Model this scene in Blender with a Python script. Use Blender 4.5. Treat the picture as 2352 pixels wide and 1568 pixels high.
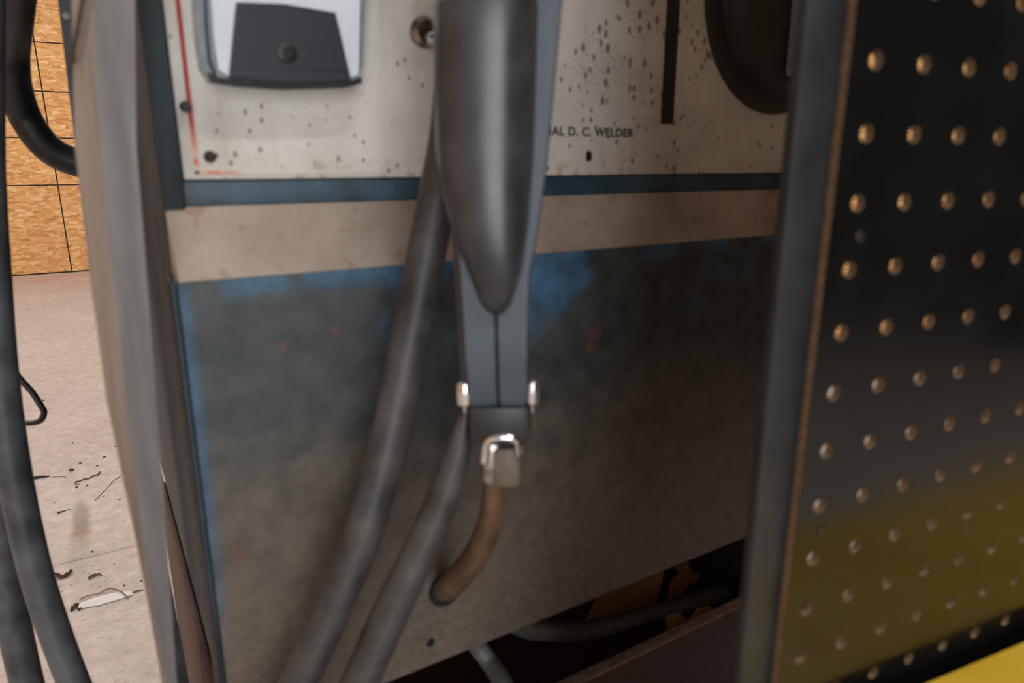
import bpy, bmesh, math, random
from mathutils import Vector, Matrix
random.seed(7)
scene = bpy.context.scene
COL = scene.collection
for o in list(bpy.data.objects): bpy.data.objects.remove(o)

# ------------------------------------------------------------------ camera
FOC = 1568.0; PITCH = math.radians(14.7); YAW = math.radians(31.4); CH = 0.93
cam = bpy.data.cameras.new('camera'); camo = bpy.data.objects.new('camera', cam); COL.objects.link(camo)
camo.location = (0, 0, CH); camo.rotation_euler = (math.pi/2 - PITCH, 0, -YAW)
cam.sensor_width = 36; cam.lens = 36*FOC/2352; cam.clip_start = 0.01
cam.dof.use_dof = True; cam.dof.focus_distance = 3.0; cam.dof.aperture_fstop = 8.5
scene.camera = camo
# ------------------------------------------------------------------ light
w = bpy.data.worlds.new('world'); scene.world = w; w.use_nodes = True
w.node_tree.nodes['Background'].inputs[0].default_value = (0.75, 0.85, 1, 1)
w.node_tree.nodes['Background'].inputs[1].default_value = 0.05
scene.view_settings.view_transform = 'Standard'; scene.view_settings.look = 'None'
scene.view_settings.gamma = 1; scene.view_settings.use_curve_mapping = False
scene.view_settings.exposure = -0.3
def area(name, loc, rot, sx, sy, power, col):
    l = bpy.data.lights.new(name, 'AREA'); l.shape = 'RECTANGLE'; l.size = sx; l.size_y = sy
    l.energy = power; l.color = col
    o = bpy.data.objects.new(name, l); COL.objects.link(o); o.location = loc; o.rotation_euler = rot
    return o
# daylight standing in the open doorway of the front wall
area('doorway_daylight_offscreen', (-1.2, -3.19, 1.15), (math.radians(90), 0, 0), 1.7, 2.2, 100, (0.93, 0.96, 1.0))

# ------------------------------------------------------------------ helpers
fwd2 = (math.sin(YAW), math.cos(YAW)); rgt2 = (math.cos(YAW), -math.sin(YAW))
def ray(x, y):
    a = x - 1176.0; v = 784.0 - y
    up = v*math.cos(PITCH) - FOC*math.sin(PITCH); f = FOC*math.cos(PITCH) + v*math.sin(PITCH)
    return (a*rgt2[0] + f*fwd2[0], a*rgt2[1] + f*fwd2[1], up, f)
def atY(x, y, Y):
    d = ray(x, y); s = Y/d[1]; return Vector((d[0]*s, Y, CH + d[2]*s))
def atF(x, y, F):
    d = ray(x, y); s = F/d[3]; return Vector((d[0]*s, d[1]*s, CH + d[2]*s))
def atZ(x, y, z=0.0):
    d = ray(x, y); s = (z - CH)/d[2]; return Vector((d[0]*s, d[1]*s, z))

ORG = {}
def link(name, data, org, parent):
    o = bpy.data.objects.new(name, data); COL.objects.link(o)
    ORG[o.name] = Vector(org)
    if parent:
        o.parent = parent; o.location = ORG[o.name] - ORG[parent.name]
    else: o.location = org
    return o
def tag(o, label, cat, group=None, kind=None):
    o['label'] = label; o['category'] = cat
    if group: o['group'] = group
    if kind: o['kind'] = kind
    return o
def thing(name, loc, label, cat, group=None):
    return tag(link(name, None, loc, None), label, cat, group)
def mesh(name, geo, mat, parent=None, smooth=True, angle=40):
    V, F = geo[0], geo[1]; fm = geo[2] if len(geo) > 2 else None
    V = [Vector(v) for v in V]
    org = Vector(((min(v.x for v in V)+max(v.x for v in V))/2, (min(v.y for v in V)+max(v.y for v in V))/2, min(v.z for v in V)))
    me = bpy.data.meshes.new(name); me.from_pydata([v-org for v in V], [], F)
    mats = mat if isinstance(mat, (list, tuple)) else [mat]
    for m in mats: me.materials.append(m)
    if fm:
        for p, i in zip(me.polygons, fm): p.material_index = i
    bm = bmesh.new(); bm.from_mesh(me); bmesh.ops.recalc_face_normals(bm, faces=bm.faces); bm.to_mesh(me); bm.free()
    if smooth:
        me.shade_smooth()
        try: me.set_sharp_from_angle(angle=math.radians(angle))
        except Exception: pass
    me.update()
    return link(name, me, org, parent)
def struct(name, geo, mat):
    o = mesh(name, geo, mat, None, False); o['kind'] = 'structure'; return o
def join(*gs):
    V = []; F = []; M = []
    for g in gs:
        n = len(V); V += list(g[0]); F += [tuple(i+n for i in f) for f in g[1]]
        M += list(g[2]) if len(g) > 2 else [0]*len(g[1])
    return V, F, M
def xf(g, mtx):
    return ([mtx @ Vector(v) for v in g[0]],) + tuple(g[1:])
def box(a, b, bev=0.0, seg=2):
    bm = bmesh.new(); bmesh.ops.create_cube(bm, size=1)
    a = Vector(a); b = Vector(b)
    for v in bm.verts: v.co = Vector(((v.co.x+.5)*(b.x-a.x)+a.x, (v.co.y+.5)*(b.y-a.y)+a.y, (v.co.z+.5)*(b.z-a.z)+a.z))
    if bev > 0: bmesh.ops.bevel(bm, geom=bm.edges[:], offset=bev, segments=seg, profile=.5, affect='EDGES')
    bm.verts.index_update()
    r = ([v.co.copy() for v in bm.verts], [tuple(v.index for v in f.verts) for f in bm.faces]); bm.free(); return r
def loft(rings, caps=True):
    n = len(rings[0]); V = [p for r in rings for p in r]; F = []
    for i in range(len(rings)-1):
        for j in range(n):
            k = (j+1) % n; F.append((i*n+j, i*n+k, (i+1)*n+k, (i+1)*n+j))
    if caps: F.append(tuple(range(n))[::-1]); F.append(tuple((len(rings)-1)*n+j for j in range(n)))
    return V, F
def prism(poly, d):               # polygon in 3D extruded by vector d
    d = Vector(d); return loft([[Vector(p) for p in poly], [Vector(p)+d for p in poly]])
def catmull(P, sub=6):
    P = [Vector(p) for p in P]; Q = [2*P[0]-P[1]] + P + [2*P[-1]-P[-2]]; out = []
    for i in range(1, len(Q)-2):
        for k in range(sub):
            t = k/sub; a, b, c, d = Q[i-1], Q[i], Q[i+1], Q[i+2]
            out.append(.5*((2*b)+(c-a)*t+(2*a-5*b+4*c-d)*t*t+(3*b-a-3*c+d)*t**3))
    out.append(P[-1]); return out
def tube(P, r, seg=16, sub=6):
    n0 = len(P); R0 = r if isinstance(r, (list, tuple)) else [r]*n0
    C = catmull(P, sub); R = []
    for i in range(len(C)):
        t = min(i/sub, n0-1.0); k = min(int(t), n0-2); R.append(R0[k]+(R0[k+1]-R0[k])*(t-k))
    T = [(C[min(i+1, len(C)-1)]-C[max(i-1, 0)]).normalized() for i in range(len(C))]
    u = T[0].orthogonal().normalized(); rings = []
    for c, t, rr in zip(C, T, R):
        u = (u - t*u.dot(t)).normalized(); v = t.cross(u)
        rings.append([c + (u*math.cos(a)+v*math.sin(a))*rr for a in [2*math.pi*k/seg for k in range(seg)]])
    return loft(rings)
def lathe(c, axis, prof, seg=24):  # prof: (distance along axis, radius)
    axis = Vector(axis).normalized(); u = axis.orthogonal().normalized(); v = axis.cross(u); c = Vector(c)
    return loft([[c + axis*d + (u*math.cos(a)+v*math.sin(a))*max(r, 1e-5) for a in [2*math.pi*k/seg for k in range(seg)]] for d, r in prof])

# ------------------------------------------------------------------ materials
class NT:
    def __init__(s, name, rough=.5, metal=0.0, spec=.5):
        s.m = bpy.data.materials.new(name); s.m.use_nodes = True; s.t = s.m.node_tree
        s.b = s.t.nodes['Principled BSDF']
        s.b.inputs['Roughness'].default_value = rough; s.b.inputs['Metallic'].default_value = metal
        s.b.inputs['Specular IOR Level'].default_value = spec
    def n(s, ty, **kw):
        x = s.t.nodes.new(ty)
        for k, v in kw.items(): setattr(x, k, v)
        return x
    def set(s, sock, v):
        if isinstance(v, bpy.types.NodeSocket): s.t.links.new(v, sock)
        elif v is not None:
            if isinstance(v, (tuple, list)) and len(v) == 3 and sock.type == 'RGBA': v = (*v, 1)
            sock.default_value = v
    def obj(s): return s.n('ShaderNodeTexCoord').outputs['Object']
    def pos(s): return s.n('ShaderNodeNewGeometry').outputs['Position']
    def map(s, v, loc=(0,0,0), rot=(0,0,0), scale=(1,1,1)):
        x = s.n('ShaderNodeMapping'); s.set(x.inputs[0], v); x.inputs[1].default_value = loc; x.inputs[2].default_value = rot; x.inputs[3].default_value = scale
        return x.outputs[0]
    def noise(s, v, scale, detail=4, rough=.55, dist=0):
        x = s.n('ShaderNodeTexNoise'); s.set(x.inputs['Vector'], v); x.inputs['Scale'].default_value = scale
        x.inputs['Detail'].default_value = detail; x.inputs['Roughness'].default_value = rough; x.inputs['Distortion'].default_value = dist
        return x.outputs[0]
    def vor(s, v, scale, out='Distance', rnd=1):
        x = s.n('ShaderNodeTexVoronoi'); s.set(x.inputs['Vector'], v); x.inputs['Scale'].default_value = scale; x.inputs['Randomness'].default_value = rnd
        return x.outputs[out]
    def ramp(s, f, stops, interp='LINEAR'):
        x = s.n('ShaderNodeValToRGB'); s.set(x.inputs[0], f); x.color_ramp.interpolation = interp
        e = x.color_ramp.elements
        while len(e) < len(stops): e.new(.5)
        for q, (p, c) in zip(e, stops): q.position = p; q.color = (*c, 1) if isinstance(c, (tuple, list)) else (c, c, c, 1)
        return x.outputs[0]
    def mix(s, f, a, b, mode='MIX'):
        x = s.n('ShaderNodeMix', data_type='RGBA', blend_type=mode)
        s.set(x.inputs[0], f); s.set(x.inputs[6], a); s.set(x.inputs[7], b); return x.outputs[2]
    def math(s, op, a, b=None, clamp=False):
        x = s.n('ShaderNodeMath', operation=op, use_clamp=clamp); s.set(x.inputs[0], a)
        if b is not None: s.set(x.inputs[1], b)
        return x.outputs[0]
    def sep(s, v):
        x = s.n('ShaderNodeSeparateXYZ'); s.set(x.inputs[0], v); return x.outputs
    def rng(s, v, a, b, c=0.0, d=1.0, smooth=True):
        x = s.n('ShaderNodeMapRange', interpolation_type='SMOOTHSTEP' if smooth else 'LINEAR'); s.set(x.inputs[0], v)
        for i, q in enumerate((a, b, c, d)): x.inputs[i+1].default_value = q
        return x.outputs[0]
    def bump(s, hgt, strength=.3, dist=.002):
        x = s.n('ShaderNodeBump'); s.set(x.inputs['Height'], hgt); x.inputs['Strength'].default_value = strength; x.inputs['Distance'].default_value = dist
        s.t.links.new(x.outputs[0], s.b.inputs['Normal'])
    def col(s, c): s.set(s.b.inputs['Base Color'], c)
    def rough(s, c): s.set(s.b.inputs['Roughness'], c)

def plain(name, c1, c2, scale=40, rough=.5, metal=0, bump=.1, spec=.5, lo=.35, hi=.65, stretch=(1,1,1)):
    t = NT(name, rough, metal, spec); v = t.map(t.obj(), scale=stretch); f = t.noise(v, scale, 5)
    t.col(t.ramp(f, [(lo, c1), (hi, c2)]))
    t.rough(t.ramp(f, [(.2, max(rough-.08, 0)), (.8, min(rough+.08, 1))]))
    if bump: t.bump(f, bump, .001)
    return t.m

# oriented strand board
t = NT('oriented_strand_board', .75); v = t.pos()
sx = t.sep(v); hx = t.math('ADD', sx[0], sx[1]); comb = t.n('ShaderNodeCombineXYZ'); t.set(comb.inputs[0], hx); t.set(comb.inputs[1], sx[2])
v = comb.outputs[0]
wob = t.noise(v, 9, 3); 
vv = t.n('ShaderNodeVectorMath', operation='ADD'); t.set(vv.inputs[0], v)
wv = t.n('ShaderNodeTexNoise'); t.set(wv.inputs['Vector'], v); wv.inputs['Scale'].default_value = 14
sc = t.n('ShaderNodeVectorMath', operation='SCALE'); t.set(sc.inputs[0], wv.outputs['Color']); sc.inputs[3].default_value = .02
t.t.links.new(sc.outputs[0], vv.inputs[1]); v2 = vv.outputs[0]
tones = [(0, (.36, .14, .03)), (.14, (.60, .28, .075)), (.45, (.72, .39, .135)), (.78, (.80, .49, .21)), (1, (.92, .70, .42))]
def flakes(rot, scl): 
    c = t.vor(t.map(v2, rot=(0, 0, rot), scale=scl), 1.0, 'Color'); return t.ramp(t.sep(c)[0], tones), t.sep(c)[1]
fa, ga = flakes(.15, (15, 48, 1)); fb, gb = flakes(.9, (16, 50, 1)); fc, gc = flakes(-.7, (17, 52, 1))
c = t.mix(t.math('GREATER_THAN', gb, .5), fa, fb); c = t.mix(t.math('GREATER_THAN', gc, .55), c, fc)
grain = t.noise(t.map(v2, rot=(0, 0, .15), scale=(12, 130, 1)), 1.0, 3)
c = t.mix(.35, c, t.ramp(grain, [(.3, (.50, .24, .075)), (.7, (.80, .52, .25))]))
dk = t.noise(t.map(v2, scale=(18, 60, 1)), 1.0, 2); c = t.mix(t.rng(dk, .68, .74, 0, .75), c, (.16, .07, .02))
c = t.mix(t.rng(t.noise(t.map(v2, scale=(1, 2, 1)), 6, 3), .52, .66, 0, .45), c, (.62, .27, .07))
c = t.mix(t.rng(t.noise(t.map(v2, rot=(0, 0, .5), scale=(25, 80, 1)), 1.0, 2), .62, .70, 0, .7), c, (.95, .76, .50))
t.col(c); t.bump(t.math('ADD', ga, gb), .25, .002); OSB = t.m

# pale painted concrete floor
t = NT('dusty_pale_concrete', .7); v = t.pos(); s3 = t.sep(v)
n1 = t.noise(v, 3.2, 6); n2 = t.noise(v, 28, 6); n3 = t.noise(t.map(v, scale=(1, 2.2, 1)), 60, 4)
c = t.ramp(n1, [(.3, (.50, .43, .405)), (.7, (.66, .595, .57))])
c = t.mix(.55, c, t.ramp(n2, [(.3, (.46, .385, .36)), (.55, (.62, .555, .53)), (.75, (.78, .73, .70))]))
c = t.mix(t.rng(n3, .57, .67, 0, .6), c, (.33, .25, .215))
pk = t.math('MULTIPLY', t.rng(s3[1], 6.1, 6.6), t.rng(t.noise(t.map(v, scale=(1.5, 5, 1)), 2.2, 3), .5, .6)); c = t.mix(t.math('MULTIPLY', pk, .5), c, (.62, .26, .25))
def spot(px, py, rx, ry):
    q = atZ(px, py); d = ((rx), (ry))
    a = t.math('DIVIDE', t.math('SUBTRACT', s3[0], q.x), rx); b = t.math('DIVIDE', t.math('SUBTRACT', s3[1], q.y), ry)
    r = t.math('SQRT', t.math('ADD', t.math('MULTIPLY', a, a), t.math('MULTIPLY', b, b)))
    return t.rng(t.math('ADD', r, t.math('MULTIPLY', t.noise(v, 30, 4), .7)), .75, 1.5, 1, 0)
c = t.mix(t.math('MULTIPLY', spot(186, 1192, .026, .13), .55), c, (.16, .145, .13))
c = t.mix(t.math('MULTIPLY', spot(186, 1226, .03, .045), .5), c, (.42, .22, .10))
c = t.mix(t.math('MULTIPLY', spot(182, 1262, .028, .16), .35), c, (.28, .24, .22))
sp = t.math('LESS_THAN', t.vor(t.map(v, scale=(1, .8, 1)), 70), t.rng(t.noise(v, 4, 2), .45, .75, 0, .22)); c = t.mix(t.math('MULTIPLY', sp, .75), c, (.17, .125, .10))
t.col(c); t.bump(n2, .35, .003); CONC = t.m

# cream enamel with rust specks
t = NT('speckled_cream_enamel', .42); v = t.pos(); s3 = t.sep(v)
n1 = t.noise(v, 16, 5); c = t.ramp(n1, [(.3, (.50, .46, .40)), (.6, (.66, .625, .565))])
run = t.noise(t.map(v, scale=(60, 1, 5)), 1.0, 3); c = t.mix(t.rng(run, .55, .75, 0, .4), c, (.36, .30, .21))
den = t.math('MULTIPLY', t.rng(s3[0], .2, .36, .55, 1.0), t.rng(t.noise(v, 25, 2), .38, .62, .1, 1))
d1 = t.vor(t.map(v, scale=(1, 1, .6)), 150); c = t.mix(t.math('MULTIPLY', t.math('LESS_THAN', d1, t.math('MULTIPLY', den, .30)), .72), c, (.10, .055, .028))
d2 = t.vor(v, 420); c = t.mix(t.math('MULTIPLY', t.math('LESS_THAN', d2, t.math('MULTIPLY', den, .26)), .7), c, (.16, .095, .05))
lowr = t.math('MULTIPLY', t.rng(s3[2], .936, .920, 0, 1), t.rng(t.noise(v, 120, 3), .5, .68)); c = t.mix(t.math('MULTIPLY', lowr, .6), c, (.30, .12, .06))
t.col(c); t.bump(n1, .05, .001); CREAM = t.m

# worn blue paint under dust
t = NT('worn_blue_paint', .6); v = t.pos(); s3 = t.sep(v)
n1 = t.noise(v, 11, 5, .6, .4); n2 = t.noise(v, 60, 5); n3 = t.noise(v, 170, 4)
z = t.math('ADD', s3[2], t.math('MULTIPLY', t.math('SUBTRACT', n1, .5), .13))
dust = t.ramp(n2, [(.3, (.055, .045, .032)), (.7, (.115, .09, .066))])
dust = t.mix(t.rng(s3[2], .74, .60, 0, .65), dust, t.ramp(n3, [(.3, (.11, .085, .062)), (.7, (.20, .157, .118))]))
teal = t.ramp(n2, [(.3, (.018, .025, .026)), (.7, (.048, .056, .052))])
blue = t.ramp(n2, [(.35, (.022, .07, .135)), (.65, (.042, .135, .24))])
c = t.mix(t.rng(z, .80, .70), teal, dust)
patch = t.math('MULTIPLY', t.rng(z, .815, .86), t.rng(n1, .46, .58))
c = t.mix(t.math('MULTIPLY', patch, .85), c, blue)
left = t.math('MULTIPLY', t.rng(s3[0], .043, .036), t.rng(s3[2], .62, .72)); c = t.mix(t.math('MULTIPLY', left, .55), c, blue)
top = t.math('MULTIPLY', t.rng(s3[2], .852, .867), t.rng(t.noise(v, 24, 2), .42, .56)); c = t.mix(t.math('MULTIPLY', top, .8), c, blue)
rust = t.rng(t.noise(v, 33, 5, .65), .62, .70); c = t.mix(t.math('MULTIPLY', rust, .65), c, (.14, .045, .03))
t.col(c); t.bump(n3, .3, .001); BLUE = t.m

t = NT('dusty_ledge', .8); v = t.pos(); n1 = t.noise(v, 18, 5); n2 = t.noise(v, 90, 4)
c = t.ramp(n1, [(.3, (.24, .18, .135)), (.68, (.40, .325, .27))]); c = t.mix(t.rng(n2, .58, .7, 0, .5), c, (.24, .13, .08))
t.col(c); t.bump(n2, .2, .001); LEDGE = t.m

DKBLUE = plain('dark_blue_paint', (.012, .03, .045), (.03, .075, .11), 30, .5)
CASE = plain('dark_navy_case', (.012, .02, .026), (.025, .04, .05), 20, .6)
BLACK = plain('black_plastic', (.006, .006, .007), (.012, .012, .013), 60, .45)
BLACKM = plain('black_frame_paint', (.010, .012, .014), (.016, .019, .022), 50, .45)
PEG = plain('gloss_black_hardboard', (.004, .0045, .0045), (.006, .0065, .0065), 30, .17, bump=.015)
PEGB = plain('brown_hardboard_back', (.13, .08, .045), (.20, .13, .075), 200, .9)
CORE = plain('brown_hardboard_core', (.14, .085, .045), (.22, .145, .085), 300, .8)
METER = plain('clear_grey_plastic', (.16, .20, .22), (.26, .30, .32), 60, .2)
METWHITE = plain('meter_white', (.60, .64, .70), (.72, .76, .82), 25, .25, bump=.02)
METDARK = plain('meter_dark_cover', (.02, .024, .03), (.04, .046, .055), 1, .35, stretch=(3, 3, 900))
CHROME = plain('chrome', (.7, .7, .72), (.85, .85, .87), 60, .16, 1, .05)
OLDCHR = plain('tarnished_chrome', (.18, .16, .13), (.45, .43, .40), 160, .25, 1, .1)
SKIRT = plain('dark_olive_bakelite', (.016, .016, .012), (.026, .026, .02), 30, .5)
GRIPL = plain('light_grey_dial_grip', (.24, .255, .27), (.31, .325, .34), 30, .35)
SCREW = plain('dark_screw', (.02, .018, .015), (.09, .07, .05), 400, .45, .7)
GRIP = plain('grey_rubber_grip', (.017, .019, .022), (.036, .039, .044), 45, .32, spec=.6)
WEDGE = plain('blue_grey_plastic', (.045, .062, .08), (.062, .083, .105), 50, .5)
CABLE = plain('grey_rubber_cable', (.022, .022, .022), (.065, .060, .058), 35, .5)
CABLEL = plain('scuffed_black_cable', (.035, .038, .043), (.095, .10, .11), 30, .42)
CABLEG = plain('dusty_dark_cable', (.07, .07, .066), (.12, .12, .113), 40, .6)
CABLEB = plain('black_rubber_cable', (.018, .02, .023), (.05, .053, .06), 40, .38)
BROWNH = plain('brown_hose', (.07, .036, .016), (.14, .08, .045), 50, .45)
BEIGE = plain('beige_plastic', (.10, .078, .056), (.15, .12, .088), 80, .5)
CAST = plain('pale_grey_hose', (.16, .17, .155), (.25, .255, .235), 60, .5)
STEEL = plain('weathered_grey_steel', (.10, .093, .09), (.21, .195, .19), 22, .5, .35, .1, stretch=(3, 3, .25))
STEELB = plain('weathered_beige_steel', (.17, .135, .11), (.30, .25, .215), 26, .6, .2, .1, stretch=(3, 3, .25))
RUSTE = plain('rusted_edge', (.12, .05, .025), (.26, .13, .075), 120, .8)
DKSTEEL = plain('dark_steel', (.018, .018, .02), (.04, .04, .043), 60, .5, .3)
REDBR = plain('red_oxide_paint', (.055, .026, .021), (.09, .045, .037), 50, .7)
RAILTOP = plain('scuffed_oxide_edge', (.20, .14, .12), (.40, .32, .29), 200, .75)
CARD = plain('brown_cardboard', (.42, .21, .08), (.56, .31, .13), 60, .85)
YEL = plain('yellow_enamel', (.80, .50, .035), (.86, .57, .06), 20, .35, bump=.02)
REDP = NT('worn_red_line', .5); v = REDP.pos(); s3 = REDP.sep(v)
cc = REDP.ramp(REDP.sep(v)[2], [(0, (.33, .02, .02)), (1, (.33, .02, .02))])
fz = REDP.rng(s3[2], .952, .935); cc = REDP.mix(fz, (.36, .022, .02), (.60, .16, .07))
wear = REDP.math('ADD', REDP.math('MULTIPLY', REDP.rng(s3[2], .956, .93, 0, .5), REDP.rng(REDP.noise(v, 160, 4), .4, .55)), REDP.rng(s3[0], .054, .10, 0, 1))
wear = REDP.math('ADD', wear, REDP.math('MULTIPLY', REDP.rng(REDP.noise(v, 260, 3), .56, .64), .35), True)
REDP.col(REDP.mix(wear, cc, (.60, .55, .49))); REDP = REDP.m
INK = plain('black_print', (.02, .018, .016), (.05, .045, .04), 500, .6, bump=0)
WHITE = plain('white_plastic', (.74, .75, .77), (.82, .83, .85), 40, .4)
TWIG = plain('dry_brown_twig', (.10, .055, .035), (.24, .14, .09), 300, .9)
DARKTW = plain('dark_stick', (.018, .018, .017), (.05, .045, .04), 300, .8)
BARK = plain('dark_chip', (.03, .022, .018), (.09, .06, .045), 300, .9)
COPPER = plain('mauve_wire', (.18, .11, .10), (.28, .18, .165), 200, .5)
WALLP = plain('dark_panel_wall', (.035, .03, .027), (.06, .05, .045), 6, .85)
CEIL = plain('ceiling_board', (.42, .41, .39), (.5, .49, .47), 5, .9)
PANE = plain('added_window_glass', (.5, .55, .6), (.55, .6, .65), 3, .05, bump=0)
HOUS = plain('white_light_housing', (.7, .7, .7), (.8, .8, .8), 5, .5)
def lit_tube(name, e):
    m = bpy.data.materials.new(name); m.use_nodes = True; b_ = m.node_tree.nodes['Principled BSDF']
    b_.inputs['Emission Color'].default_value = (1, .965, .91, 1); b_.inputs['Emission Strength'].default_value = e
    return m
TUBE = lit_tube('lit_tube', 110)

# ------------------------------------------------------------------ room
YW = 7.075; X0, X1, Y0 = -3.2, 3.4, -3.2
fl = struct('floor', box((X0, Y0, -.12), (X1, YW+.1, -.006)), CONC)
ys = [Y0, -1.56, .10, 1.797, 3.45, 5.12, YW]
for a, b in zip(ys[:-1], ys[1:]):
    mesh('floor_slab', box((X0, a+.0014, -.05), (X1, b-.0014, 0), .002, 1), CONC, fl, False)
wb = struct('wall_back', box((X0, YW+.012, 0), (X1, YW+.10, 2.7)), BARK)
zs = [.006, .745, 1.127, 1.495, 1.87, 2.25, 2.69]; vx = -.195
xs = [X0] + [vx + .61*k for k in range(-4, 6) if X0+.1 < vx+.61*k < X1-.1] + [X1]
for a, b in zip(xs[:-1], xs[1:]):
    for c, d in zip(zs[:-1], zs[1:]):
        mesh('board_panel', box((a+.005, YW, c+.005), (b-.005, YW+.014, d-.005)), OSB, wb, False)
struct('wall_left', box((X0-.1, Y0, 0), (X0, YW+.1, 2.7)), OSB)
wf = struct('added_window', join(box((X0, -2.36, .94), (X0+.04, -2.30, 2.06)), box((X0, -1.20, .94), (X0+.04, -1.14, 2.06)), box((X0, -2.30, .94), (X0+.04, -1.20, 1.0)), box((X0, -2.30, 2.0), (X0+.04, -1.20, 2.06)), box((X0, -1.77, 1.0), (X0+.035, -1.73, 2.0))), HOUS)  # invented window out of view, added for a torch highlight; gives no daylight
for a in (-2.30, -1.73): mesh('added_window_pane', box((X0+.005, a, 1.0), (X0+.012, a+.53, 2.0)), PANE, wf, False)
struct('wall_right', box((X1, .4, 0), (X1+.1, YW+.1, 2.7)), OSB)
struct('door_1', join(*[box((X1, Y0, .3*k), (X1+.06, .4, .3*k+.295), .004, 1) for k in range(9)]), WALLP)
struct('wall_front', join(box((X0, Y0-.1, 0), (-2.08, Y0, 2.7)), box((-.35, Y0-.1, 0), (X1, Y0, 2.7)), box((-2.08, Y0-.1, 2.25), (-.35, Y0, 2.7))), WALLP)
struct('ceiling', box((X0-.1, Y0-.1, 2.7), (X1+.1, YW+.1, 2.8)), CEIL)
LX = [(-1.2, 1.8, 'over the bare floor before the rack'), (-1.2, 5.0, 'beside the strand board wall'), (1.8, 2.0, 'over the floor behind the pegboard'), (1.8, 5.0, 'in the far corner of the shop'), (.5, -1.0, 'over the yellow tool chest')]
for x, y, wh in LX:
    L = thing('ceiling_light_offscreen', (x, y, 2.6), 'white twin tube ceiling light ' + wh, 'ceiling light', 'shop ceiling lights')
    mesh('housing', box((x-.6, y-.09, 2.64), (x+.6, y+.09, 2.7), .008), HOUS, L)
    for dy in (-.045, .045):
        mesh('light_tube_offscreen', tube([(x-.56, y+dy, 2.618), (x, y+dy, 2.618), (x+.56, y+dy, 2.618)], .016, 12, 2), TUBE, L)

# ------------------------------------------------------------------ welder
YU, YL = .42, .395; WX0, WX1 = .034, .60; ZB = .5713
W = thing('arc_welder', (.32, .7, ZB), 'old cream and blue electric arc welder with meter and worn dusty front', 'welder')
mesh('case', box((WX0, YU+.002, ZB), (WX1, 1.02, 1.34), .006), CASE, W)
mesh('front_frame', join(box((WX0, YU-.006, .905), (.0455, YU+.003, 1.34), .001), box((WX1-.012, YU-.006, .905), (WX1, YU+.003, 1.34), .001), box((WX0, YU-.006, 1.31), (WX1, YU+.003, 1.34), .001)), CASE, W)
fp = mesh('front_panel', box((.0465, YU-.002, .9208), (WX1-.012, YU+.003, 1.31), .0008), CREAM, W)
mesh('trim_strip', box((.040, YU-.003, .9066), (WX1, YU+.003, .9198), .0006), DKBLUE, W)
led = [(0, YU-.0005, .9064), (0, YU-.004, .9064), (0, YL+.002, .8715), (0, YL, .8688), (0, YL+.004, .866), (0, YU+.002, .866)]
mesh('sloped_ledge', loft([[Vector((x, p[1], p[2])) for p in led] for x in (.0355, WX1)]), LEDGE, W)
mesh('lower_panel', box((.0345, YL, ZB), (WX1, YL+.004, .8686), .0012), BLUE, W)
mesh('side_flange', box((.0315, YL+.003, ZB), (.0345, YU+.01, .8686), .0008), CASE, W)
mesh('edge_strip', box((.0285, YL+.005, ZB), (.0305, YL+.012, .905), .0006), BARK, W)
mesh('bottom_flange', box((.036, YL+.004, ZB), (WX1-.002, YU+.004, ZB+.004)), CASE, W)
# red border line, left and bottom run
mesh('red_border', join(box((.0522, YU-.0028, .924), (.0545, YU-.0018, 1.30)), box((.0522, YU-.0028, .9235), (.16, YU-.0018, .9255))), REDP, W)
mesh('black_stripe', box((.3915, YU-.0026, .9592), (.4045, YU-.0018, 1.25)), BLACK, W)
cu = bpy.data.curves.new('lettering', 'FONT'); cu.body = 'INDUSTRIAL D. C. WELDER'; cu.offset = .00022; cu.size = .0085; cu.extrude = .00012; cu.align_x = 'RIGHT'; cu.space_character = 1.08
tmp = bpy.data.objects.new('tmp', cu); COL.objects.link(tmp); bpy.context.view_layer.update()
me = bpy.data.meshes.new_from_object(tmp.evaluated_get(bpy.context.evaluated_depsgraph_get())); bpy.data.objects.remove(tmp)
x0 = min(v.co.x for v in me.vertices); x1 = max(v.co.x for v in me.vertices)
k = .118/(x1-x0)
for v in me.vertices: v.co.x *= k; v.co = Vector((v.co.x, -v.co.z, v.co.y))
me.materials.append(INK); lt = link('lettering', me, (.3635, YU-.0024, .9487), W)
def screw(name, x, y, Y, r, mat, d=.002):
    p = atY(x, y, Y); g = lathe((p.x, Y, p.z), (0, -1, 0), [(-.001, r), (d*.5, r), (d, r*.7), (d, 0)], 18)
    s = mesh(name, g, mat, W); return s, p
screw('screw', 482, 360, YU-.002, .0032, SCREW); screw('screw', 425, 245, YU-.006, .0028, BLACK, .004)
screw('screw', 988, 1475, YL, .0035, BLACK, .001)
s, p = screw('indicator_jack', 972, 75, YU-.002, .0092, OLDCHR, .006)
mesh('jack_tip', lathe((p.x+.003, YU-.008, p.z-.0035), (0, -1, 0), [(-.002, .0042), (.003, .0038), (.0055, .002), (.006, 0)], 18), CHROME, s)
# paint chips
for (x, y, r, m) in ((1352, 358, .0035, BLACK), (1376, 385, .0028, REDP)):
    p = atY(x, y, YU-.0022); mesh('paint_chip', prism([(p.x+r*math.cos(a)*(.7+.5*random.random()), YU-.0018, p.z+r*1.3*math.sin(a)*(.7+.5*random.random())) for a in [k*.7 for k in range(9)]], (0, -.0006, 0)), m, W, False)
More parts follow.
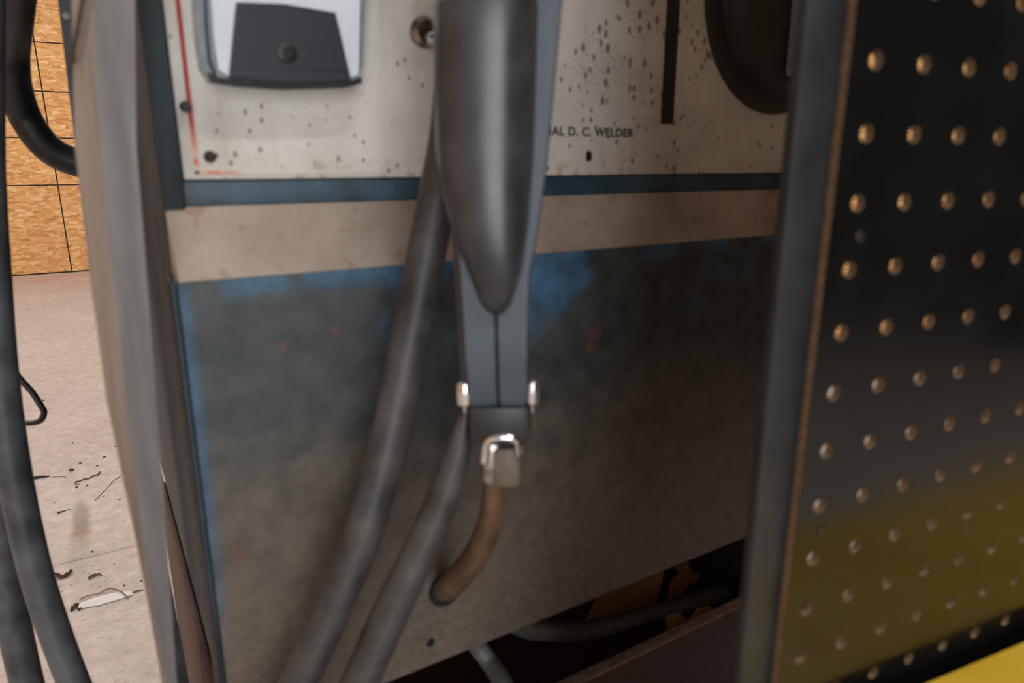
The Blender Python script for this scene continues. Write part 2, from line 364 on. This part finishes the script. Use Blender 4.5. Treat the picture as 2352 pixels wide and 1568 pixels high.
# panel meter
MF = .400
def mp(pts, Y): return [atY(x, y, MF)*1.0 for x, y in pts]
outl = [(440, -320), (446, -120), (450, 0), (456, 80), (466, 150), (486, 182), (560, 194), (650, 200), (760, 199), (822, 191), (834, 150), (839, 0), (842, -160), (842, -320)]
P = [atY(x, y, MF) for x, y in outl]
mt = mesh('meter', prism(P, (0, .0195, 0)), METER, W, True, 30)
Pf = [atY(x, y, MF) for x, y in [(478, -310), (482, -100), (485, 0), (490, 80), (502, 160), (524, 174), (800, 180), (822, 172), (826, 0), (828, -310)]]
mesh('meter_face', prism(Pf, (0, -.0008, 0)), METWHITE, mt, False)
Pc = [atY(x, y, MF-.001) for x, y in [(541, 8), (650, 12), (766, 32), (802, 186), (660, 192), (524, 180)]]
mesh('meter_cover', prism(Pc, (0, -.0035, 0)), METDARK, mt, False)
Pl = [atY(x, y, MF) for x, y in [(474, 168), (502, 180), (660, 191), (800, 188), (826, 178), (826, 193), (790, 202), (650, 207), (540, 199), (484, 190)]]
mesh('meter_lip', prism(Pl, (0, -.004, 0)), BLACK, mt, False)
Pr = [atY(x, y, MF) for x, y in [(468, -310), (472, -50), (476, 60), (484, 140), (497, 172), (490, 172), (477, 140), (470, 60), (466, -50), (462, -310)]]
mesh('meter_rim', prism(Pr, (0, -.0015, 0)), DKSTEEL, mt, False)
p = atY(660, 122, MF-.0045); mesh('zero_screw', lathe(p, (0, -1, 0), [(0, .0048), (.0012, .0048), (.0018, .003), (.0012, 0)], 18), BLACK, mt)
# range dial
dc = Vector((.52, YU-.002, 1.06))
dl = mesh('range_dial', lathe(dc, (0, -1, 0), [(0, .090), (.003, .089), (.004, .074), (.018, .070), (.021, .064), (.021, 0)], 48), SKIRT, W)
g = box((-.019, -.020, -.062), (.019, 0, .062), .004)
mesh('dial_grip', xf(g, Matrix.Translation(dc+Vector((.004, -.021, 0)))), GRIPL, dl)
# skid runners under the case
for x in (.045, .575): mesh('skid', box((x, .44, .3702), (x+.022, 1.0, ZB), .002), DKSTEEL, W)

# ------------------------------------------------------------------ stand under the welder
S = thing('machine_stand', (.31, .7, 0), 'red oxide steel stand carrying the welder', 'stand')
rl = mesh('front_rail', box((0.04, .409, .36), (.64, .4205, .4745)), REDBR, S, False)
mesh('rail_edge', box((.04, .409, .4745), (.64, .4205, .4770), .0006), RAILTOP, rl)
mesh('tray', box((.04, .4205, .36), (.64, 1.04, .37)), REDBR, S, False)
mesh('back_rail', box((.04, 1.04, .36), (.64, 1.05, .476)), REDBR, S, False)
for x in (.04, .60):
    for y in (.425, 1.0): mesh('leg', box((x, y, 0), (x+.03, y+.03, .36), .002), REDBR, S)
mesh('added_side_panel', box((.034, .405, .05), (.040, 1.05, .5), .001), REDBR, S)  # added panel, put in to keep the gap dark by hiding the bright floor
# things lying in the gap
def gap(pts, Y):
    q = [atY(x, y, Y) for x, y in pts]; return [Vector((p.x, p.y, max(p.z, .3703))) for p in q]
CB = thing('cardboard_scrap', (.5, .51, .37), 'torn brown cardboard lying on the stand beneath the welder', 'cardboard')
YC = .505
for nm, pts, yc in (('flap', [(1350, 1425), (1375, 1370), (1400, 1335), (1480, 1290), (1527, 1290), (1522, 1330), (1510, 1380), (1505, 1410), (1430, 1425), (1395, 1418)], YC),
                ('torn_corner', [(1538, 1376), (1545, 1335), (1566, 1318), (1552, 1306), (1580, 1290), (1592, 1316), (1612, 1318), (1606, 1334), (1582, 1342), (1562, 1372)], YC),
                ('flap', [(1535, 1470), (1532, 1418), (1566, 1408), (1582, 1430), (1606, 1400), (1632, 1394), (1660, 1412), (1700, 1420), (1700, 1500), (1545, 1530)], .446)):
    mesh(nm, prism(gap(pts, yc), (0, .003, 0)), CARD, CB, False)
tag(mesh('gap_cable', tube([Vector((.06, .62, .3815)), Vector((.10, .58, .45)), Vector((.16, .52, .50)), atY(1120, 1425, .465), atY(1230, 1446, .458), atY(1350, 1446, .46), atY(1500, 1408, .463), atY(1620, 1374, .463), atY(1740, 1336, .463), atY(1850, 1310, .465), Vector((.74, .46, .25)), Vector((.80, .44, .012)), Vector((1.0, .4, .012))], .0095, 16), CABLEG), 'dark rubber cable lying under the welder between case and red rail', 'cable')
tag(mesh('grey_hose', tube([atY(1060, 1430, .50), atY(1095, 1480, .47), atY(1128, 1525, .455), atY(1160, 1580, .425), atY(1195, 1690, .390), Vector((.240, .378, .42)), Vector((.236, .374, .30)), Vector((.230, .37, .16)), Vector((.22, .36, .05)), Vector((.19, .335, .0088)), Vector((.12, .31, .0088))], .0085, 14), CAST), 'pale grey hose dropping out from beneath the welder over the red rail', 'hose')

# ------------------------------------------------------------------ leaning upright left of the welder
U = thing('steel_upright', (.01, .37, 0), 'weathered grey steel upright leaning past the left side of the welder', 'upright')
R_ = [(330, -330), (308, 0), (325, 420), (345, 700), (370, 1000), (388, 1280), (407, 1568)]
Sm = [(185, -330), (199, 0), (219, 337), (252, 660), (281, 930), (326, 1280), (376, 1568)]
Lf = [(150, -330), (163, 0), (180, 390), (210, 660), (245, 920), (316, 1262), (370, 1555)]
rings = []
for r, s, l in zip(R_, Sm, Lf):
    a = atY(*r, .360); b = atY(*s, .360); c = atY(*l, .369); zz = b.z
    b2 = b + (a-b)*.12; b1 = b + (c-b)*.35
    rings.append([Vector((a.x, .3605, zz)), Vector((b2.x, .360, zz)), Vector((b1.x, .3625, zz)), Vector((c.x, .369, zz)), Vector((c.x, .388, zz)), Vector((a.x-.002, .388, zz))])
bt = rings[-1]; rings.append([Vector((p.x-.006 if i in (0, 5) else p.x-.010, p.y, 0)) for i, p in enumerate(bt)])
tp = rings[0]; rings.insert(0, [Vector((p.x+.006, p.y, 1.42)) for p in tp]); nR = len(rings)
g = loft(rings); fm = []
for i in range(nR-1):
    for j in range(6): fm.append(0 if j in (0, 4, 5) else (1 if j in (1, 2) else 2))
fm += [0, 0]
mesh('post_body', (g[0], g[1], fm), [STEEL, STEELB, RUSTE], U, True, 25)
# narrow dark bar behind it
D = thing('steel_bar', (-.01, .62, 0), 'thin dark steel bar standing behind the weathered grey upright', 'bar')
a, b = atY(133, 0, .62), atY(176, 0, .62); c = atY(206, 620, .62)
mesh('bar_body', loft([[Vector((x+o, y, z)) for x, y in ((0, .62), (wd, .62), (wd, .632), (0, .632))] for o, z, wd in ((a.x+.006, 1.75, .016), (a.x, a.z, .016), (c.x, c.z, .016), (.006, .46, .016), (.012, 0, .016))]), DKSTEEL, D, False)
p = atY(153, 38, .62); mesh('bolt', lathe(p, (0, -1, 0), [(0, .0025), (.002, .0025), (.003, .001), (.003, 0)], 12), CAST, D)
tag(mesh('thin_wire', tube([atY(206, -260, .40), atY(200, -60, .356), atY(190, 0, .354), atY(178, 66, .355), atY(167, 132, .362), atY(172, 180, .40), Vector((.012, .43, .93))], .0010, 8), BARK), 'thin dark brown wire slanting across the top of the grey upright', 'wire')

# ------------------------------------------------------------------ hanging handle
HF = .33
def ring_e(y, l, r, front, kd, n=36):
    a = atF(l, y, HF); b = atF(r, y, HF); c = (a+b)/2; w_ = (b-a).length/2; dp = w_*kd
    cc_ = Vector((c.x + fwd2[0]*(front+dp-HF), c.y + fwd2[1]*(front+dp-HF), c.z))
    se = lambda q: math.copysign(abs(q)**.8, q)
    return [cc_ + Vector((rgt2[0]*w_*se(math.cos(t_)) + fwd2[0]*dp*se(math.sin(t_)), rgt2[1]*w_*se(math.cos(t_)) + fwd2[1]*dp*se(math.sin(t_)), 0)) for t_ in [2*math.pi*k/n for k in range(n)]]
T = thing('welding_torch', atF(1140, 1100, HF), 'dark grey tapered torch handle hanging in front of the welder', 'torch')
mesh('barrel', loft([ring_e(*q) for q in ((10, 1022, 1214, .307, .9), (17, 1004, 1234, .302, .9), (30, 1001, 1236, .3015, .9), (110, 1002, 1233, .302, .9), (220, 1003, 1230, .3025, .9), (340, 1005, 1226, .303, .9), (430, 1018, 1220, .303, .9), (500, 1036, 1214, .3035, .9), (560, 1058, 1207, .304, .9), (610, 1078, 1199, .3055, .9), (650, 1095, 1186, .3075, .9), (680, 1106, 1176, .3095, .9), (698, 1118, 1165, .312, .9), (708, 1132, 1152, .315, .9))]), GRIP, T, True, 60)
mesh('collar', loft([ring_e(*q) for q in ((11, 1020, 1216, .3065, .9), (3, 1007, 1233, .3025, .9), (-120, 1008, 1236, .302, .9), (-330, 1012, 1240, .302, .9), (-345, 1040, 1210, .308, .9))]), GRIP, T, True, 60)
def ring_w(y, l, r, fr, bk, cre=.0030):
    out = []
    for x, f_ in ((l+17, fr), ((l+r)/2+2, fr+.0004), ((l+r)/2+7, fr+cre), ((l+r)/2+12, fr+.0004), (r-5, fr), (r, fr+.003), (r, bk-.004), (r-8, bk), (l+8, bk), (l, bk-.004), (l, fr+.003)):
        q = atF(x, y, HF); out.append(Vector((q.x + fwd2[0]*(f_-HF), q.y + fwd2[1]*(f_-HF), q.z)))
    return out
wg = loft([ring_w(*q) for q in ((-330, 1050, 1318, .322, .35), (0, 1045, 1290, .320, .35), (200, 1042, 1272, .319, .349), (400, 1036, 1252, .318, .347), (520, 1040, 1236, .317, .345), (620, 1047, 1217, .3165, .343), (760, 1055, 1213, .3165, .341), (900, 1066, 1210, .317, .340), (920, 1072, 1208, .319, .339))])
nw = 11; mesh('body', (wg[0], wg[1], [(1 if k_ % nw in (5, 8, 9, 10) else 0) for k_ in range(len(wg[1])-2)]+[0, 0]), [WEDGE, GRIP], T, True, 25)
def hbox(x0, y0, x1, y1, f0, f1, bev):
    q0 = atF(x0, y1, HF); q1 = atF(x1, y0, HF); w_ = (Vector((q1.x, q1.y, 0))-Vector((q0.x, q0.y, 0))).length
    c = (q0+q1)/2; g = box((-w_/2, f0-HF, q0.z-c.z), (w_/2, f1-HF, q1.z-c.z), bev)
    return xf(g, Matrix.Translation(c) @ Matrix.Rotation(-YAW, 4, 'Z'))
mesh('pivot_block', hbox(1082, 914, 1210, 1000, .316, .340, .0012), BLACK, T)
for x, wd in ((1067, .0042), (1222, .0031)):
    p = [atF(x, yy, .321) for yy in (872, 878, 900, 925, 934)]
    pn = mesh('pin', tube(p, [.0008, wd, wd*1.1, wd, .0008], 14, 4), CHROME, T)
    mesh('pin_stem', tube([atF(x, 930, .322), atF(x+2, 955, .322), atF(x, 985, .324)], .0014, 10, 3), OLDCHR, pn)
cl = mesh('clasp', hbox(1108, 1000, 1150, 1102, .322, .338, .003), OLDCHR, T)
mesh('clasp_band', tube([atF(1112, 1060, .318), atF(1118, 1018, .317), atF(1135, 1006, .316), atF(1165, 1004, .316), atF(1186, 1012, .317), atF(1192, 1040, .32)], .0022, 10), CHROME, cl)
mesh('clasp_block', hbox(1130, 1012, 1196, 1104, .320, .338, .004), BEIGE, cl)
p_end = Vector((atY(1020, 1352, YL).x, YL-.001, atY(1020, 1352, YL).z))
mesh('hose', tube([atF(1140, 1060, .331), atF(1136, 1110, .332), atF(1132, 1165, .335), atF(1118, 1222, .34), atF(1092, 1275, .348), atF(1060, 1318, .358), atF(1034, 1345, .372), p_end], [.0064, .0064, .0068, .0072, .0076, .0078, .0078, .0078], 18), BROWNH, T)
mesh('hose_ferrule', lathe((p_end.x, YL, p_end.z), (0, -1, 0), [(0, .0125), (.003, .0125), (.006, .010), (.006, 0)], 20), DKSTEEL, T)
# bracket on the welder that the handle hangs from (above the frame)
q = atF(1150, -345, .335)
mesh('hanger', tube([q-Vector((0, 0, .02)), q+Vector((0, 0, .03)), q+Vector((0, .01, .045)), Vector((q.x, YU-.02, q.z+.047)), Vector((q.x, YU-.002, q.z+.047))], .005, 12), DKSTEEL, T)

tag(mesh('welding_cable', tube([Vector((.21, YU-.003, 1.12)), atF(1075, -160, .40), atF(1056, 0, .382), atF(1046, 150, .376), atF(1033, 300, .374), atF(1008, 440, .370), atF(976, 600, .364), atF(938, 800, .352), atF(896, 1000, .342), atF(842, 1200, .334), atF(772, 1380, .328), atF(686, 1568, .322), atF(590, 1760, .318), Vector((.018, .350, .52)), Vector((-.005, .345, .42)), Vector((-.025, .335, .30)), Vector((-.045, .32, .18)), Vector((-.075, .30, .07)), Vector((-.15, .27, .0115)), Vector((-.28, .25, .0115)), Vector((-.5, .22, .0115))], .0105, 20, 8), CABLE), 'thick dusty grey cable running from behind the torch handle down past it', 'cable')
tc = mesh('cable', tube([atF(1064, 950, .326), atF(1060, 985, .326), atF(1050, 1045, .326), atF(1015, 1150, .325), atF(962, 1270, .322), atF(900, 1400, .318), atF(826, 1568, .312), atF(735, 1760, .306), Vector((.05, .315, .53)), Vector((.033, .305, .43)), Vector((.02, .285, .31)), Vector((.008, .25, .19)), Vector((-.02, .19, .07)), Vector((-.08, .11, .0115)), Vector((-.2, .06, .0115)), Vector((-.4, .02, .0115))], [.002, .0038, .0064, .0086, .0096, .0102] + [.0105]*10, 20, 8), CABLE, T); tc['label'] = 'grey cable tapering up to the silver pin'

# ------------------------------------------------------------------ cables at the left
def rise(p, h, dx=0, dy=0): return [Vector((p.x+dx*k, p.y+dy*k, p.z+h*k)) for k in (1, .7, .45, .25, .1)]
def down(p, dx, dy, r): return [Vector((p.x+dx*.5, p.y+dy*.5, p.z*.45)), Vector((p.x+dx, p.y+dy, .05)), Vector((p.x+dx*1.5, p.y+dy*1.5, r)), Vector((p.x+dx*3, p.y+dy*3, r))]
A = [(-36, -220), (-36, 0), (-36, 200), (-33, 400), (-18, 630), (0, 850), (27, 1050), (62, 1230), (102, 1380), (170, 1568), (255, 1760)]
PA = [atF(x, y, .52) for x, y in A]
tag(mesh('hanging_cable', tube(rise(PA[0], .9) + PA + down(PA[-1], .06, -.04, .0125), .0125, 20, 8), CABLEL), 'thick scuffed black cable hanging from above and sweeping toward the upright', 'cable')
B = [(-40, 500), (-32, 700), (-22, 900), (-10, 1080), (2, 1240), (26, 1400), (62, 1568), (112, 1760)]
PB = [atF(x, y, .575) for x, y in B]
tag(mesh('slack_cable', tube(rise(PB[0], 1.1, -.03, .05) + PB + down(PB[-1], -.05, .05, .0142), .0142, 20, 8), CABLEL), 'black cable hanging close behind the scuffed thick black cable', 'cable')
Hk = [(-40, 150), (-30, 400), (-15, 620), (8, 790), (38, 858), (72, 898), (97, 936), (101, 950), (93, 965), (76, 971), (48, 972), (10, 978)]
tag(mesh('bent_rod', tube(rise(atF(*Hk[0], .7), 1.0, -.02, .02) + [atF(x, y, .7) for x, y in Hk], .0032, 12, 6), BLACK), 'thin black bent rod with a triangular hooked end behind the hanging cables', 'rod')
HJ = [(40, -110), (35, 0), (27, 100), (27, 150), (34, 200), (55, 262), (85, 312), (118, 346), (150, 364), (186, 376), (235, 384)]
PH = [atY(x, y, Y) for (x, y), Y in zip(HJ, (.72, .76, .82, .84, .86, .88, .88, .88, .88, .88, .88))]
PH.append(Vector((.0345, .88, PH[-1].z-.003)))
tag(mesh('air_hose', tube(rise(PH[0], .8, .06, -.05) + PH, .0150, 20, 8), BLACK), 'glossy black hose curving down in a J into the side of the welder', 'hose')

# ------------------------------------------------------------------ pegboard rack
hp = Vector((.2502, .1572, .9657)); TH = math.radians(-8.2)
Dv = Vector((math.cos(TH), math.sin(TH), 0)); Nv = Vector((math.sin(TH), -math.cos(TH), 0)); PT = .0254
def peg(s, n, z): return hp + Dv*s + Nv*n + Vector((0, 0, z-hp.z))
PB_ = thing('pegboard_rack', peg(.2, -.02, 0), 'black pegboard panel on a black steel frame beside the welder', 'pegboard')
NC, UP, DN = 40, 34, 22; TK = .0036; HR = .0034
bm = bmesh.new(); seg = 16
def sq(a):
    c, s_ = math.cos(a), math.sin(a); k = .5*PT/max(abs(c), abs(s_)); return c*k, s_*k
for r in range(-DN, UP+1):
    for c in range(NC):
        cs, cz = c*PT, hp.z + r*PT; v = {}
        for k_ in range(seg):
            a = 2*math.pi*k_/seg; ox, oz = sq(a); ix, iz = HR*math.cos(a), HR*math.sin(a)
            v[k_] = [bm.verts.new(peg(cs+ox, 0, cz+oz)), bm.verts.new(peg(cs+ix, 0, cz+iz)), bm.verts.new(peg(cs+ix, -TK, cz+iz)), bm.verts.new(peg(cs+ox, -TK, cz+oz))]
        for k_ in range(seg):
            a, b = v[k_], v[(k_+1) % seg]
            f = bm.faces.new((a[0], b[0], b[1], a[1])); f.material_index = 0
            f = bm.faces.new((a[1], b[1], b[2], a[2])); f.material_index = 1
            f = bm.faces.new((a[2], b[2], b[3], a[3])); f.material_index = 2
zlo, zhi = hp.z-(DN+.5)*PT, hp.z+(UP+.5)*PT; sl, sr = -.5*PT, (NC-.5)*PT
for (s0, z0, s1, z1) in ((sl, zlo, sl, zhi), (sr, zhi, sr, zlo), (sl, zhi, sr, zhi), (sr, zlo, sl, zlo)):
    f = bm.faces.new([bm.verts.new(peg(*q)) for q in ((s0, 0, z0), (s1, 0, z1), (s1, -TK, z1), (s0, -TK, z0))]); f.material_index = 1
bmesh.ops.remove_doubles(bm, verts=bm.verts[:], dist=1e-5); bm.verts.index_update()
geo = ([v.co.copy() for v in bm.verts], [tuple(v.index for v in f.verts) for f in bm.faces], [f.material_index for f in bm.faces]); bm.free()
pan = mesh('panel', geo, [PEG, CORE, PEGB], PB_, False)
for k_ in range(-2, 5):
    zz = hp.z - 2.5*PT + k_*-5*PT
    if zlo+.01 < zz < zhi-.01:
        mesh('screw', lathe(peg(.0030, 0, zz), Nv, [(-.0005, .0026), (.0006, .0024), (.001, .0014), (.001, 0)], 14), SCREW, PB_)
def rbox(s0, s1, n0, n1, z0, z1, bev=.0015):
    g = box((s0, -n1, z0), (s1, -n0, z1), bev)
    return xf(g, Matrix.Translation((hp.x, hp.y, 0)) @ Matrix.Rotation(TH, 4, 'Z'))
mesh('post', rbox(-.0310, -.0095, -TK-.0058, -TK-.0002, 0, zhi+.03, .0008), BLACKM, PB_)
mesh('post', rbox(sr-.01, sr+.03, -TK-.022, -TK-.0002, 0, zhi+.03), BLACKM, PB_)
mesh('rail', rbox(-.0095, sr-.01, -TK-.02, -TK-.0002, zhi-.005, zhi+.028), BLACKM, PB_)
mesh('rail', rbox(-.0095, sr-.01, -TK-.02, -TK-.0002, zlo-.03, zlo+.006), BLACKM, PB_)
for s0 in (-.0310, sr-.01): mesh('foot', rbox(s0, s0+.038, -.18, .004, 0, .03), BLACKM, PB_)

# ------------------------------------------------------------------ yellow tool chest before the pegboard
ZT = .68
Y_ = thing('tool_chest', peg(.25, .08, 0), 'bright yellow metal tool chest standing against the black pegboard', 'tool chest')
mesh('chest_body', rbox(-.10, .46, .012, .125, .04, ZT-.012, .004), BLACKM, Y_)
mesh('chest_top', rbox(-.104, .464, .009, .13, ZT-.012, ZT, .003), YEL, Y_)
for k_ in range(4):
    z0 = .07 + k_*.148
    d_ = mesh('drawer', rbox(-.09, .45, .125, .131, z0, z0+.14, .002), YEL, Y_)
    mesh('drawer_handle', rbox(.05, .31, .131, .139, z0+.105, z0+.12, .002), BLACKM, d_)
for s0 in (-.09, .43):
    for n0 in (.02, .1): mesh('foot', rbox(s0, s0+.02, n0, n0+.02, 0, .04), BLACKM, Y_)

# ------------------------------------------------------------------ litter on the floor
def litter(name, pts, r, mat, label, cat, group=None, lift=0):
    P_ = [atZ(x, y, 0) for x, y in pts]; R_ = r if isinstance(r, list) else [r]*len(P_)
    P_ = [Vector((p.x, p.y, rr+lift)) for p, rr in zip(P_, R_)]
    return tag(mesh(name, tube(P_, R_, 8, 5), mat), label, cat, group)
litter('dark_stick', [(72, 1101), (92, 1098), (116, 1094)], [.0045, .0045, .0015], DARKTW, 'short black stick lying on the floor near the hanging cables', 'stick')
litter('twig', [(184, 1111), (176, 1113), (174, 1108), (184, 1105), (196, 1101), (205, 1100), (214, 1094), (222, 1093), (230, 1086)], [.0012, .002, .0026, .0016, .0026, .0018, .0024, .0028, .0034], TWIG, 'curled dry brown twig above the dark floor stain', 'twig')
litter('dry_stalk', [(120, 1096), (140, 1095), (152, 1096)], .0009, TWIG, 'pale thin stalk touching the tip of the black stick', 'stem')
litter('long_stem', [(218, 1150), (232, 1136), (248, 1119), (262, 1104), (278, 1094)], .0011, TWIG, 'long thin dark stem on the floor by the upright', 'stem')
litter('grass_tuft', [(132, 1180), (145, 1175), (162, 1169)], [.003, .0018, .0006], TWIG, 'wispy dry grass tuft to the side of the dark floor stain', 'grass tuft')
def scrap(name, pts, wd, mat, label, cat):
    # crumpled leaf: an uneven curled ribbon lying along the points
    C = catmull([atZ(x, y, 0) for x, y in pts], 4); T_, B_ = [], []; n = len(C)
    for k, c_ in enumerate(C):
        d = (C[min(k+1, n-1)]-C[max(k-1, 0)]).normalized(); sd = Vector((-d.y, d.x, 0)); f_ = math.sin(math.pi*(k+.4)/n)
        row = []
        for m_ in range(5):
            q = (m_-2)/2; wq = wd*(.35+.65*f_)*(.7+.6*random.random())
            row.append(c_ + sd*q*wq + Vector((0, 0, .0008 + abs(q)*wd*1.1*random.random() + .35*wd*abs(math.sin(k*1.3)))))
        T_.append(row)
    V = [p for r in T_ for p in r] + [p - Vector((0, 0, .0006)) for r in T_ for p in r]; F = []; o = n*5
    for k in range(n-1):
        for m_ in range(4):
            a = k*5+m_; F.append((a, a+1, a+6, a+5)); F.append((o+a+5, o+a+6, o+a+1, o+a))
        for m_ in (0, 4): a = k*5+m_; F.append((a, a+5, o+a+5, o+a))
    for k in (0, n-1):
        for m_ in range(4): a = k*5+m_; F.append((a, o+a, o+a+1, a+1))
    return tag(mesh(name, (V, F), mat, None, False), label, cat)
scrap('curled_leaf', [(114, 1322), (128, 1320), (138, 1327), (150, 1326), (160, 1318), (165, 1310)], .006, BARK, 'curled dark brown dead leaf on the pale floor', 'leaf')
scrap('small_leaf', [(204, 1331), (212, 1326), (221, 1321), (234, 1322)], .005, TWIG, 'small crumpled brown leaf above the white plastic strip', 'leaf')
P4 = [atZ(x, y, .0015) for x, y in ((180, 1398), (183, 1386), (222, 1372), (268, 1362), (302, 1358), (306, 1366), (282, 1374), (228, 1390))]
tag(mesh('plastic_strip', prism(P4, (0, 0, .0022)), WHITE, None, False), 'white plastic strip lying flat on the pale floor', 'plastic strip')
litter('bent_wire', [(184, 1382), (200, 1374), (228, 1368), (248, 1357), (262, 1357), (280, 1364), (291, 1374), (294, 1380)], .0016, COPPER, 'bent mauve wire lying across the white plastic strip', 'wire', None, .0042)
scrap('leaf_scrap', [(165, 1405), (171, 1395), (178, 1390), (183, 1403)], .005, BARK, 'dark shrivelled scrap at the end of the white plastic strip', 'leaf')
litter('straw', [(303, 1362), (318, 1358), (332, 1355)], [.001, .002, .001], TWIG, 'short straw between the white strip and the upright', 'straw')
chips = [(164, 1080, 9), (184, 1064, 5), (239, 1140, 3), (275, 1147, 4), (212, 1267, 5), (325, 1334, 5), (285, 1345, 5), (166, 713+0, 3), (100, 920, 4), (167, 1018, 3), (66, 712, 3), (265, 1025, 4), (223, 1070, 4), (176, 1120, 6), (200, 1115, 4), (262, 1295, 3), (124, 1334, 4), (186, 1064, 4), (96, 770, 3), (240, 1049, 5), (208, 1016, 3), (125, 1155, 3)]
for x, y, wpx in chips:
    p = atZ(x, y, 0); rr = wpx*math.hypot(p.x, p.y)*.42/1568
    poly = [Vector((p.x+rr*(1+.3*random.random())*math.cos(a), p.y+rr*1.4*math.sin(a)*(1+.3*random.random()), .0003)) for a in (0, 1.1, 2.2, 3.3, 4.3, 5.3)]
    tag(mesh('bark_chip', prism(poly, (0, 0, rr*.7)), BARK, None, False), 'tiny dark bark chip lying loose on the pale floor', 'chip', 'bark chips on the floor')
